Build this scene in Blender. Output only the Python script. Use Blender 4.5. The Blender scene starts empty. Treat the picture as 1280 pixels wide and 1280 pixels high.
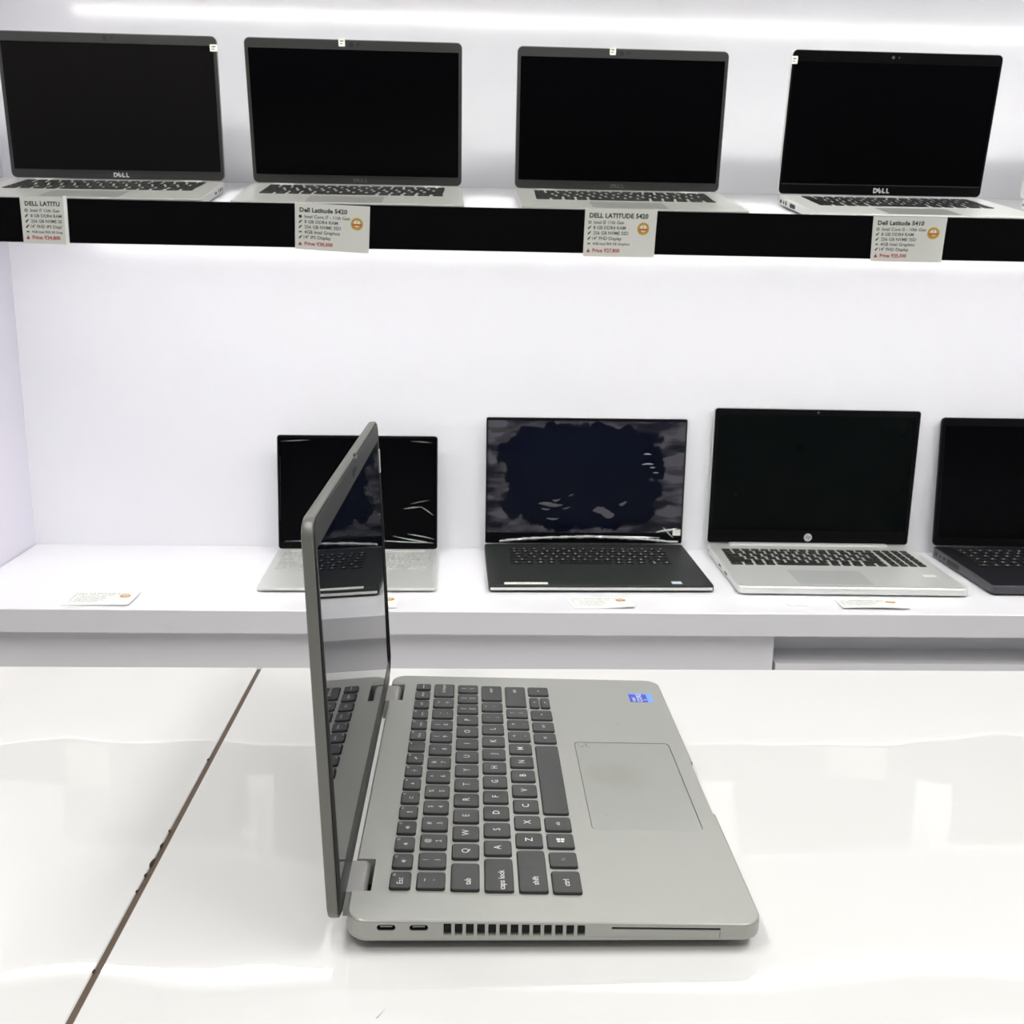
import bpy, bmesh, math, random
from mathutils import Matrix, Vector, Euler
S = bpy.context.scene
COL = S.collection
R = math.radians
rnd = random.Random(7)

# ------------------------------------------------------------------ camera
cam_d = bpy.data.cameras.new('camera')
cam_d.sensor_width = 36.0
cam_d.lens = 36.0 * 1297.0 / 1280.0
cam_d.clip_start = 0.01
cam = bpy.data.objects.new('camera', cam_d)
COL.objects.link(cam)
YAW, PITCH, ROLL = 0.0395, 0.2305, 0.0192
f = Vector((math.sin(YAW) * math.cos(PITCH), math.cos(YAW) * math.cos(PITCH), -math.sin(PITCH)))
r = Vector((math.cos(YAW), -math.sin(YAW), 0))
u = r.cross(f)
r2 = r * math.cos(ROLL) + u * math.sin(ROLL)
u2 = -r * math.sin(ROLL) + u * math.cos(ROLL)
M = Matrix((r2, u2, -f)).transposed().to_4x4()
M.translation = Vector((0, 0, 0.3385))
cam.matrix_world = M
cam_d.dof.use_dof = True
cam_d.dof.focus_distance = 0.64
cam_d.dof.aperture_fstop = 38.0
S.camera = cam

# ------------------------------------------------------------------ world, lamps, exposure
S.view_settings.view_transform = 'Standard'
S.view_settings.look = 'None'
S.view_settings.gamma = 1.0
S.view_settings.use_curve_mapping = False
S.view_settings.exposure = 0.0
w = bpy.data.worlds.new('world'); S.world = w
w.use_nodes = True
w.node_tree.nodes['Background'].inputs[0].default_value = (0.93, 0.95, 1.0, 1)
w.node_tree.nodes['Background'].inputs[1].default_value = 0.12

def area(name, loc, sx, sy, power, color=(1, 1, 1), rot=(0, 0, 0)):
    d = bpy.data.lights.new(name, 'AREA')
    d.shape = 'RECTANGLE'; d.size = sx; d.size_y = sy
    d.energy = power; d.color = color
    o = bpy.data.objects.new(name, d); COL.objects.link(o)
    o.location = loc; o.rotation_euler = rot
    return o
CEIL = 1.95
area('ceiling_lamp', (-0.75, 0.15, CEIL - .02), 0.3, 1.2, 20, (1.0, .985, .96))
area('ceiling_lamp', (0.95, 0.15, CEIL - .02), 0.3, 1.2, 20, (1.0, .985, .96))
area('ceiling_lamp', (0.1, -0.9, CEIL - .02), 1.2, 0.3, 17, (1.0, .985, .96))
LED_UP, LED_LOW = 44.0, 132.0        # emission of the two LED strips under the shelves

# ------------------------------------------------------------------ materials
def mat(name, col, rough=.5, metal=0.0, spec=.5, var=0.0, vscale=60.0, bump=0.0, bscale=400.0, coat=0.0, emit=0.0, coat_rough=.03):
    m = bpy.data.materials.new(name); m.use_nodes = True
    nt = m.node_tree; b = nt.nodes['Principled BSDF']
    b.inputs['Base Color'].default_value = (*col, 1)
    b.inputs['Roughness'].default_value = rough
    b.inputs['Metallic'].default_value = metal
    b.inputs['Specular IOR Level'].default_value = spec
    b.inputs['Coat Weight'].default_value = coat
    b.inputs['Coat Roughness'].default_value = coat_rough
    if emit:
        b.inputs['Emission Color'].default_value = (*col, 1)
        b.inputs['Emission Strength'].default_value = emit
    tc = nt.nodes.new('ShaderNodeTexCoord')
    if var:
        n = nt.nodes.new('ShaderNodeTexNoise'); n.inputs['Scale'].default_value = vscale
        n.inputs['Detail'].default_value = 4
        nt.links.new(tc.outputs['Object'], n.inputs['Vector'])
        mx = nt.nodes.new('ShaderNodeMix'); mx.data_type = 'RGBA'
        mx.inputs[6].default_value = (*[c * (1 - var) for c in col], 1)
        mx.inputs[7].default_value = (*[min(1, c * (1 + var)) for c in col], 1)
        nt.links.new(n.outputs['Fac'], mx.inputs[0])
        nt.links.new(mx.outputs[2], b.inputs['Base Color'])
    if bump:
        n2 = nt.nodes.new('ShaderNodeTexNoise'); n2.inputs['Scale'].default_value = bscale
        n2.inputs['Detail'].default_value = 2
        nt.links.new(tc.outputs['Object'], n2.inputs['Vector'])
        bp = nt.nodes.new('ShaderNodeBump'); bp.inputs['Strength'].default_value = bump
        bp.inputs['Distance'].default_value = .0006 if bscale > 50 else .02
        nt.links.new(n2.outputs['Fac'], bp.inputs['Height'])
        nt.links.new(bp.outputs['Normal'], b.inputs['Normal'])
    return m

WALL = mat('white_laminate_wall', (.86, .86, .89), .155, spec=.5, var=.01, vscale=3)
LILAC_LIT = mat('white_laminate_pink_lit', (.84, .81, .90), .3, var=.01, vscale=3)  # pinkish light on the side panel put into its base colour
WHITE = mat('white_laminate', (.86, .86, .88), .2, var=.01, vscale=4)
CEILM = mat('ceiling_paint', (.85, .85, .85), .8, var=.02)
FLOORM = mat('floor_tile', (.55, .53, .5), .35, var=.05, vscale=6)
TABLE = mat('glossy_white_laminate', (.82, .815, .80), .007, spec=.5, var=.008, vscale=5, bump=.12, bscale=4.0)
JOINT = mat('brown_board_core', (.115, .082, .058), .7, var=.35, vscale=120)
CHIP = mat('dark_chipped_core', (.03, .022, .016), .8, var=.2)
BLACKG = mat('black_gloss_fascia', (.003, .003, .0035), .06, spec=.15, var=.2)
LED1 = mat('led_upper', (1.0, .985, .96), emit=LED_UP)
LED2 = mat('led_lower', (1.0, .985, .97), emit=LED_LOW)

TITAN = mat('titan_grey_paint', (.395, .402, .372), .34, metal=.25, var=.02, vscale=900, bump=.05, bscale=2500)
TITAN_SIDE = mat('titan_grey_side', (.36, .355, .345), .4, metal=.2, var=.02, vscale=900)
LIDGREY = mat('lid_grey_paint', (.165, .167, .148), .38, metal=.25, var=.02, vscale=900)
BEZELG = mat('bezel_dark_grey', (.023, .024, .022), .4, var=.03, vscale=300)
BEZELK = mat('bezel_black', (.003, .003, .0035), .3, spec=.08, var=.05)
GASKET = mat('rubber_gasket', (.012, .012, .012), .6, var=.1)
KEYK = mat('key_black_plastic', (.0075, .008, .0075), .42, spec=.85, var=.04, vscale=800, bump=.05, bscale=2500)
KEYBG = mat('key_dark_grey', (.014, .015, .014), .55, spec=.25, var=.08, vscale=500)
KEYBK = mat('key_black', (.006, .006, .007), .5, spec=.3, var=.08, vscale=500)
KEYSL = mat('key_silver', (.46, .48, .46), .45, metal=.2, var=.04, vscale=500)
LEGEND = mat('legend_print', (.8, .8, .78), .6, var=.02)
DARK = mat('port_dark', (.006, .006, .006), .6, var=.1)
METALD = mat('port_metal', (.25, .25, .25), .35, metal=.9, var=.05)
SILVER = mat('silver_aluminium', (.62, .63, .60), .36, metal=.35, var=.015, vscale=900)
SILVERB = mat('bright_silver_edge', (.78, .79, .76), .28, metal=.4, var=.015, vscale=900)
CARBON = mat('charcoal_deck', (.016, .018, .0165), .5, spec=.25, var=.25, vscale=1400)
GRAPH = mat('graphite_body', (.007, .007, .009), .55, spec=.12, var=.06, vscale=700)
GRAPHS = mat('graphite_side', (.06, .058, .067), .45, spec=.3, var=.06, vscale=700)
SCREEN = mat('screen_off_matte', (.0012, .0012, .0016), .2, spec=.06, var=.1)
SCREENW = mat('screen_off_warm', (.006, .0055, .0058), .2, spec=.06, var=.1)
SCREENG = mat('screen_off_glossy', (.006, .008, .014), .012, spec=.5, var=.1)
LOGO = mat('logo_print', (.55, .55, .55), .4, var=.02)
LOGOD = mat('logo_print_dim', (.10, .10, .10), .4, var=.02)
PAPER = mat('card_paper', (.66, .67, .62), .55, var=.02, vscale=200)
PAPERW = mat('card_paper_white', (.86, .88, .84), .5, var=.02, vscale=200)
LABELW = mat('label_paper', (.80, .81, .72), .5, var=.02, vscale=200)
INK = mat('ink_black', (.022, .024, .018), .7, var=.05)
INKG = mat('ink_grey', (.06, .065, .055), .7, var=.05)
INKF = mat('ink_washed_out', (.42, .42, .38), .7, var=.05)  # print paled in colour to look washed out by bright light
INKR = mat('ink_red', (.42, .035, .02), .7, var=.05)
GOLD = mat('seal_gold', (.58, .37, .045), .35, metal=.2, var=.35, vscale=180)
GOLDR = mat('seal_red', (.55, .12, .06), .5, var=.1)
SEALW = mat('seal_white', (.8, .77, .66), .5, var=.05)
BLUE = mat('sticker_blue', (.045, .075, .55), .3, var=.1, vscale=300)
BLUEL = mat('sticker_light_blue', (.20, .38, .85), .3, var=.05)
STW = mat('sticker_print_white', (.75, .78, .9), .4, var=.02)
SMUDGE = mat('smudge', (.24, .24, .22), .5, var=.1)

def pad_mat():
    m = mat('touchpad_grey', (.375, .382, .355), .30, metal=.2)
    nt = m.node_tree; b = nt.nodes['Principled BSDF']
    tc = nt.nodes.new('ShaderNodeTexCoord')
    mp = nt.nodes.new('ShaderNodeMapping')
    mp.inputs['Location'].default_value = (.003, .158, 0)
    nt.links.new(tc.outputs['Object'], mp.inputs[0])
    n = nt.nodes.new('ShaderNodeTexNoise'); n.inputs['Scale'].default_value = 60
    nt.links.new(tc.outputs['Object'], n.inputs[0])
    ln = nt.nodes.new('ShaderNodeVectorMath'); ln.operation = 'LENGTH'
    nt.links.new(mp.outputs[0], ln.inputs[0])
    ad = nt.nodes.new('ShaderNodeMath'); ad.operation = 'MULTIPLY_ADD'
    nt.links.new(n.outputs['Fac'], ad.inputs[0]); ad.inputs[1].default_value = .012
    nt.links.new(ln.outputs['Value'], ad.inputs[2])
    rp = nt.nodes.new('ShaderNodeValToRGB')
    rp.color_ramp.elements[0].position = .004; rp.color_ramp.elements[0].color = (.27, .268, .222, 1)
    rp.color_ramp.elements[1].position = .034; rp.color_ramp.elements[1].color = (.375, .382, .355, 1)
    nt.links.new(ad.outputs[0], rp.inputs[0])
    nt.links.new(rp.outputs[0], b.inputs['Base Color'])
    return m
PADM = pad_mat()

def film_mat():
    """clear protective film: where it clings to the glass it vanishes, where air lies under it it is a grey haze"""
    m = bpy.data.materials.new('protective_film'); m.use_nodes = True
    nt = m.node_tree; L = nt.links; N = nt.nodes
    b = N['Principled BSDF']; out = N['Material Output']
    b.inputs['Base Color'].default_value = (.058, .056, .066, 1)
    b.inputs['Roughness'].default_value = .25
    b.inputs['Specular IOR Level'].default_value = .3
    tr = N.new('ShaderNodeBsdfTransparent')
    gl = N.new('ShaderNodeBsdfPrincipled')
    tc = N.new('ShaderNodeTexCoord')
    mp = N.new('ShaderNodeMapping')
    mp.inputs['Location'].default_value = (.008 / .158, 0, -.120 / .103)
    mp.inputs['Scale'].default_value = (1 / .158, 0, 1 / .103)
    L.new(tc.outputs['Object'], mp.inputs[0])
    ab = N.new('ShaderNodeVectorMath'); ab.operation = 'ABSOLUTE'
    L.new(mp.outputs[0], ab.inputs[0])
    sp = N.new('ShaderNodeSeparateXYZ'); L.new(ab.outputs[0], sp.inputs[0])
    def powr(o):
        p = N.new('ShaderNodeMath'); p.operation = 'POWER'; p.inputs[1].default_value = 3.2
        L.new(o, p.inputs[0]); return p.outputs[0]
    s = N.new('ShaderNodeMath'); s.operation = 'ADD'
    L.new(powr(sp.outputs[0]), s.inputs[0]); L.new(powr(sp.outputs[2]), s.inputs[1])
    n = N.new('ShaderNodeTexNoise'); n.inputs['Scale'].default_value = 24; n.inputs['Detail'].default_value = 5
    L.new(tc.outputs['Object'], n.inputs['Vector'])
    ma = N.new('ShaderNodeMath'); ma.operation = 'MULTIPLY_ADD'
    L.new(n.outputs['Fac'], ma.inputs[0]); ma.inputs[1].default_value = 1.7; L.new(s.outputs[0], ma.inputs[2])
    rp = N.new('ShaderNodeValToRGB')
    rp.color_ramp.elements[0].position = .0; rp.color_ramp.elements[0].color = (0, 0, 0, 1)
    rp.color_ramp.elements[1].position = 1.0; rp.color_ramp.elements[1].color = (1, 1, 1, 1)
    sub = N.new('ShaderNodeMath'); sub.operation = 'MULTIPLY_ADD'; sub.inputs[1].default_value = 9; sub.inputs[2].default_value = -13.6
    sub.use_clamp = True
    L.new(ma.outputs[0], sub.inputs[0])
    # a second, streaky noise gives dark ripples inside the haze
    n2 = N.new('ShaderNodeTexNoise'); n2.inputs['Scale'].default_value = 14; n2.inputs['Detail'].default_value = 2
    mp2 = N.new('ShaderNodeMapping'); mp2.inputs['Scale'].default_value = (1, 1, 3.2)
    L.new(tc.outputs['Object'], mp2.inputs[0]); L.new(mp2.outputs[0], n2.inputs['Vector'])
    rp2 = N.new('ShaderNodeValToRGB')
    rp2.color_ramp.elements[0].position = .40; rp2.color_ramp.elements[0].color = (.15, .15, .15, 1)
    rp2.color_ramp.elements[1].position = .56; rp2.color_ramp.elements[1].color = (1, 1, 1, 1)
    L.new(n2.outputs['Fac'], rp2.inputs[0])
    mu = N.new('ShaderNodeMath'); mu.operation = 'MULTIPLY'
    L.new(sub.outputs[0], mu.inputs[0]); L.new(rp2.outputs[0], mu.inputs[1])
    mx = N.new('ShaderNodeMixShader')
    L.new(mu.outputs[0], mx.inputs[0]); L.new(tr.outputs[0], mx.inputs[1]); L.new(b.outputs[0], mx.inputs[2])
    L.new(mx.outputs[0], out.inputs[0])
    N.remove(gl); N.remove(rp)
    return m
FILM = film_mat()
CRINKLE = mat('crinkled_film_glints', (.42, .44, .42), .12, spec=.8, var=.2, vscale=150)  # opaque pale colour carries the highlights of the clear film

# ------------------------------------------------------------------ mesh helpers
def rrect(x0, y0, x1, y1, rad, n=4):
    rad = max(1e-5, min(rad, (x1 - x0) / 2 - 1e-5, (y1 - y0) / 2 - 1e-5))
    pts = []
    for cx, cy, a0 in ((x1 - rad, y1 - rad, 0), (x0 + rad, y1 - rad, 90), (x0 + rad, y0 + rad, 180), (x1 - rad, y0 + rad, 270)):
        for i in range(n + 1):
            a = R(a0 + 90 * i / n)
            pts.append((cx + rad * math.cos(a), cy + rad * math.sin(a)))
    return pts

class MB:
    def __init__(self): self.v = []; self.f = []
    def rings(self, rect, rings, rad=.004, n=4, cap=True, fn=None):
        """stack of inset rounded rectangles: rings = [(inset, z), ...] from bottom to top"""
        x0, y0, x1, y1 = rect; base = len(self.v); k = 4 * (n + 1)
        for ins, z in rings:
            for (x, y) in rrect(x0 + ins, y0 + ins, x1 - ins, y1 - ins, max(rad - ins, rad * .25), n):
                self.v.append((x, y, z) if fn is None else fn(x, y, z))
        for j in range(len(rings) - 1):
            for i in range(k):
                a = base + j * k + i; b = base + j * k + (i + 1) % k
                self.f.append((a, b, b + k, a + k))
        if cap:
            self.f.append(tuple(base + i for i in reversed(range(k))))
            self.f.append(tuple(base + (len(rings) - 1) * k + i for i in range(k)))
        return self
    def frame(self, outer, inner, z0, z1, ro=.004, ri=.001, n=3, fn=None):
        """flat frame with a hole, z1 being the visible face"""
        base = len(self.v); k = 4 * (n + 1)
        fn = fn or (lambda x, y, z: (x, y, z))
        for rc, rd, z in ((outer, ro, z0), (outer, ro, z1), (inner, ri, z1), (inner, ri, z0)):
            for (x, y) in rrect(*rc, rd, n): self.v.append(fn(x, y, z))
        for j in range(4):
            for i in range(k):
                a = base + j * k + i; b = base + j * k + (i + 1) % k
                c = base + ((j + 1) % 4) * k
                self.f.append((a, b, c + (i + 1) % k, c + i))
        return self
    def box(self, x0, y0, z0, x1, y1, z1, fn=None):
        b = len(self.v); fn = fn or (lambda x, y, z: (x, y, z))
        for z in (z0, z1):
            for x, y in ((x0, y0), (x1, y0), (x1, y1), (x0, y1)): self.v.append(fn(x, y, z))
        for q in ((3, 2, 1, 0), (4, 5, 6, 7), (0, 1, 5, 4), (1, 2, 6, 5), (2, 3, 7, 6), (3, 0, 4, 7)):
            self.f.append(tuple(b + i for i in q))
        return self
    def disc(self, cx, cy, z0, z1, rad, n=24, bev=0.0, fn=None):
        b = len(self.v); fn = fn or (lambda x, y, z: (x, y, z))
        rr = [(rad, z0), (rad, z1 - bev), (rad - bev, z1)] if bev else [(rad, z0), (rad, z1)]
        for rd, z in rr:
            for i in range(n):
                a = 2 * math.pi * i / n
                self.v.append(fn(cx + rd * math.cos(a), cy + rd * math.sin(a), z))
        for j in range(len(rr) - 1):
            for i in range(n):
                p, q = b + j * n + i, b + j * n + (i + 1) % n
                self.f.append((p, q, q + n, p + n))
        self.f.append(tuple(b + i for i in reversed(range(n))))
        self.f.append(tuple(b + (len(rr) - 1) * n + i for i in range(n)))
        return self
    def poly(self, pts, fn=None):
        b = len(self.v); fn = fn or (lambda x, y, z: (x, y, z))
        for p in pts: self.v.append(fn(*p))
        self.f.append(tuple(range(b, b + len(pts)))); return self
    def add(self, verts, faces, fn=None):
        b = len(self.v)
        for p in verts: self.v.append(tuple(p) if fn is None else fn(*p))
        for q in faces: self.f.append(tuple(b + i for i in q))
        return self
    def mesh(self, name, m, smooth=False):
        me = bpy.data.meshes.new(name)
        me.from_pydata(self.v, [], self.f)
        me.materials.append(m)
        bm = bmesh.new(); bm.from_mesh(me); bmesh.ops.recalc_face_normals(bm, faces=bm.faces[:]); bm.to_mesh(me); bm.free()
        if smooth:
            for p in me.polygons: p.use_smooth = True
            try: me.set_sharp_from_angle(angle=R(35))
            except Exception: pass
        return me
    def build(self, name, m, parent=None, smooth=False, loc=None):
        return link(name, self.mesh(name, m, smooth), parent, loc)

def link(name, me, parent=None, loc=None):
    o = bpy.data.objects.new(name, me); COL.objects.link(o)
    if parent is not None: o.parent = parent
    if loc is not None: o.location = loc
    return o
def tag(o, label=None, cat=None, group=None, kind=None):
    if label: o['label'] = label
    if cat: o['category'] = cat
    if group: o['group'] = group
    if kind: o['kind'] = kind
    return o
def thing(name, label, cat, loc=(0, 0, 0), rot=None, group=None):
    o = bpy.data.objects.new(name, None); COL.objects.link(o)
    o.empty_display_size = .02
    o.location = loc
    if rot is not None: o.rotation_euler = rot
    return tag(o, label, cat, group)

_tc = {}
def text(s, size, bold=0.0, shear=0.0, align='CENTER', res=2, space=1.0):
    """flat letter outlines as (verts, faces), origin at the line's centre"""
    key = (s, size, bold, shear, align, res, space)
    if key in _tc: return _tc[key]
    c = bpy.data.curves.new('t', 'FONT')
    c.body = s; c.size = size; c.offset = bold * size; c.shear = shear
    c.align_x = align; c.align_y = 'CENTER'; c.resolution_u = res; c.space_character = space
    o = bpy.data.objects.new('t', c); COL.objects.link(o)
    dg = bpy.context.evaluated_depsgraph_get(); dg.update()
    me = bpy.data.meshes.new_from_object(o.evaluated_get(dg))
    out = ([tuple(v.co) for v in me.vertices], [tuple(p.vertices) for p in me.polygons])
    bpy.data.objects.remove(o); bpy.data.curves.remove(c); bpy.data.meshes.remove(me)
    _tc[key] = out
    return out

def cut(o, cutters):
    """carve holes into a mesh object, result baked into its mesh"""
    mb = MB()
    tmp = []
    for i, c in enumerate(cutters):
        co = link('cutter', c.mesh('cutter', DARK), o.parent); tmp.append(co)
        md = o.modifiers.new('b', 'BOOLEAN'); md.operation = 'DIFFERENCE'; md.object = co; md.solver = 'EXACT'
    bpy.context.view_layer.update()
    dg = bpy.context.evaluated_depsgraph_get(); dg.update()
    me = bpy.data.meshes.new_from_object(o.evaluated_get(dg))
    o.modifiers.clear(); old = o.data; o.data = me; bpy.data.meshes.remove(old)
    for t in tmp:
        d = t.data; bpy.data.objects.remove(t); bpy.data.meshes.remove(d)

# ------------------------------------------------------------------ the setting
WY = 1.80                                    # back wall
def struct(name, mb, m):
    return tag(mb.build(name, m), kind='structure')
struct('wall_back', MB().box(-2.2, WY, -.75, 2.6, WY + .1, CEIL), WALL)
struct('wall_left', MB().box(-.80, 1.40, -.7, -.77, WY, CEIL), LILAC_LIT)
struct('floor', MB().box(-2.2, -2.4, -.80, 2.6, WY, -.75), FLOORM)
struct('ceiling', MB().box(-2.2, -2.4, CEIL, 2.6, WY, CEIL + .05), CEILM)

# lower display counter
SZ, SF = -.151, 1.4436
ct = thing('display_counter', 'long white laminate wall counter carrying the lower row of laptops', 'counter', (.5, 1.62, -.75))
def inpar(mb, name, m, parent, smooth=False, label=None):
    o = mb.build(name, m, parent, smooth)
    o.matrix_parent_inverse = Matrix.Translation(-Vector(parent.location))
    if label: o['label'] = label
    return o
inpar(MB().rings((-.768, SF, 2.4, WY - .0005), [(.001, SZ - .036), (0, SZ - .035), (0, SZ - .001), (.001, SZ)], .002, 2), 'counter_top', WHITE, ct)
inpar(MB().box(-.768, SF + .085, -.75, 2.4, WY - .001, SZ - .037), 'cabinet_body', WHITE, ct)
inpar(MB().box(-.768, SF + .02, -.74, .457, SF + .084, SZ - .0372), 'drawer_front', WHITE, ct)
inpar(MB().box(.462, SF + .02, -.74, 2.4, SF + .084, SZ - .086), 'drawer_front', WHITE, ct)

# upper display shelf with a sloping top, black gloss fascia and LED strip below
FY, FZ0, FZ1 = 1.438, .3604, .4169
TILT = R(10.4)          # the board slopes down to a raised fascia lip
sh = thing('wall_shelf', 'sloping white wall shelf with black gloss fascia carrying the upper row of laptops', 'shelf', (.5, 1.62, FZ0))
HY, HZ = 1.6608, .4421   # where the rear edges of the laptops stand on the slope
def sz_at(y): return HZ + (y - HY) * math.tan(TILT)
mb = MB()
x0, x1 = -.768, 2.4
prof = [(FY + .012, FZ0 + .013), (FY + .012, sz_at(FY + .012)), (WY - .0005, sz_at(WY)), (WY - .0005, FZ0 + .013)]
mb.v = [(x0, y, z) for y, z in prof] + [(x1, y, z) for y, z in prof]
mb.f = [(0, 1, 2, 3), (7, 6, 5, 4), (0, 4, 5, 1), (1, 5, 6, 2), (2, 6, 7, 3), (3, 7, 4, 0)]
inpar(mb, 'shelf_board', WHITE, sh)
inpar(MB().rings((x0, FZ0, x1, FZ1), [(0, 0), (0, .0112), (.0006, .0118)], .001, 2, fn=lambda x, y, z: (x, FY + .0118 - z, y)), 'fascia', BLACKG, sh, label='black gloss fascia board')
inpar(MB().box(x0 + .02, FY + .0135, FZ0 + .0068, x1 - .02, FY + .0175, FZ0 + .0096), 'light_strip', LED2, sh, label='lit white LED strip')

# next shelf up (only its light and its reflection reach the picture)
ts = thing('wall_shelf', 'topmost white wall shelf just above the frame with a lit strip under it', 'shelf', (.5, 1.62, .79))
inpar(MB().box(x0, FY + .012, .794, x1, WY - .0005, .84), 'shelf_board', WHITE, ts)
inpar(MB().rings((x0, .790, x1, .847), [(0, 0), (0, .0112), (.0006, .0118)], .001, 2, fn=lambda x, y, z: (x, FY + .0118 - z, y)), 'fascia', BLACKG, ts)
inpar(MB().box(x0 + .02, FY + .042, .7885, x1 - .02, FY + .056, .7938), 'light_strip', LED1, ts, label='lit white LED strip')

# table in the foreground
JX0, JX1, TF = -.1830, -.1796, .846
tb = thing('display_table', 'glossy white table made of two slabs with a brown joint, under the open grey laptop', 'table', (.2, .3, -.75))
inpar(MB().rings((-1.3, -.3, JX0, TF), [(0, -.04), (0, -.0006), (.0006, 0)], .001, 2), 'table_top', TABLE, tb)
inpar(MB().rings((JX1, -.3, 1.7, TF), [(0, -.04), (0, -.0006), (.0006, 0)], .001, 2), 'table_top', TABLE, tb)
inpar(MB().box(JX0, -.3, -.038, JX1, TF - .002, -.0008), 'joint_strip', JOINT, tb, label='brown joint between the slabs')
inpar(MB().box(-1.27, -.25, -.745, 1.65, TF - .03, -.041), 'table_body', WHITE, tb)
for y, l, wd in ((.672, .004, .0007), (.560, .006, .0009), (.578, .003, .0006), (.540, .009, .0008), (.530, .004, .0006), (.515, .003, .0005), (.448, .003, .0004)):
    pts = [(JX0 - wd * (0.3 + rnd.random()) * (1 if 0 < i < 4 else 0), y + l * i / 4, .00012) for i in range(5)] + [(JX0 + .0008, y + l, .00012), (JX0 + .0008, y, .00012)]
    inpar(MB().poly(pts), 'edge_chip', CHIP, tb)
sc = MB().poly([(-.0420, .4150, .00008), (-.0416, .4149, .00008), (-.0376, .4222, .00008)])
inpar(sc, 'scratch', INKG, tb)

# ------------------------------------------------------------------ key layout (mm: v = from the left edge, u = from the hinge)
def layout():
    K = []
    def row(u0, u1, items):
        for v0, v1, leg in items: K.append((u0, u1, v0, v1, leg))
    P = 17.5
    fr = [(26.4, 41.2, 'Esc')]
    for i, l in enumerate(['F1', 'F2', 'F3', 'F4', 'F5', 'F6', 'F7', 'F8', 'F9', 'F10', 'F11', 'F12', 'home', 'end']):
        fr.append((45.5 + i * P, 45.5 + i * P + 13.2, l))
    fr.append((290.2, 300.2, 'power'))
    row(20.1, 30.7, fr)
    row(34.2, 48.95, [(26.4 + 19.3 * i, 26.4 + 19.3 * i + 14.7, l) for i, l in enumerate(['~`', '!1', '@2', '#3', '$4', '%5', '^6', '&7', '*8', '(9', ')0', '_-', '+='])] + [(277.8, 300.3, 'backspace')])
    row(52.4, 67.2, [(25.6, 50.1, 'tab')] + [(55.4 + 19.2 * i, 55.4 + 19.2 * i + 14.5, l) for i, l in enumerate(list('QWERTYUIOP') + ['{[', '}]'])] + [(285.6, 299.4, '|\\')])
    row(70.4, 85.4, [(24.9, 55.0, 'caps lock')] + [(59.3 + 19.3 * i, 59.3 + 19.3 * i + 14.5, l) for i, l in enumerate(list('ASDFGHJKL') + [':;', '"\''])] + [(271.8, 298.4, 'enter')])
    row(88.6, 103.6, [(24.5, 63.7, 'shift')] + [(68.0 + 19.3 * i, 68.0 + 19.3 * i + 14.4, l) for i, l in enumerate(list('ZXCVBNM') + ['<,', '>.', '?/'])] + [(261.6, 297.5, 'shift')])
    row(106.5, 121.5, [(24.0, 43.6, 'ctrl'), (48.3, 62.4, 'fn'), (67.4, 82.0, 'win'), (86.0, 100.5, 'alt'), (105.3, 195.7, ''), (201.2, 215.3, 'alt'), (219.6, 233.6, 'ctrl'), (239.0, 254.3, '<'), (282.8, 297.6, '>')])
    K.append((106.3, 113.4, 260.0, 277.2, '^')); K.append((114.4, 121.5, 260.0, 277.2, 'v'))
    return K
LAY = layout()

# ------------------------------------------------------------------ logos and stickers
def logo_word(size, fn):
    """the four-letter maker's mark with its tilted E, as one mesh"""
    mb = MB(); x = -1.02 * size
    for i, ch_ in enumerate('DELL'):
        v, f_ = text(ch_, size, .035)
        a = R(38) if ch_ == 'E' else 0
        cx = x + i * .68 * size
        mb.add([(cx + p[0] * math.cos(a) - p[1] * math.sin(a), p[0] * math.sin(a) + p[1] * math.cos(a), 0) for p in v], f_, fn)
    return mb

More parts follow.
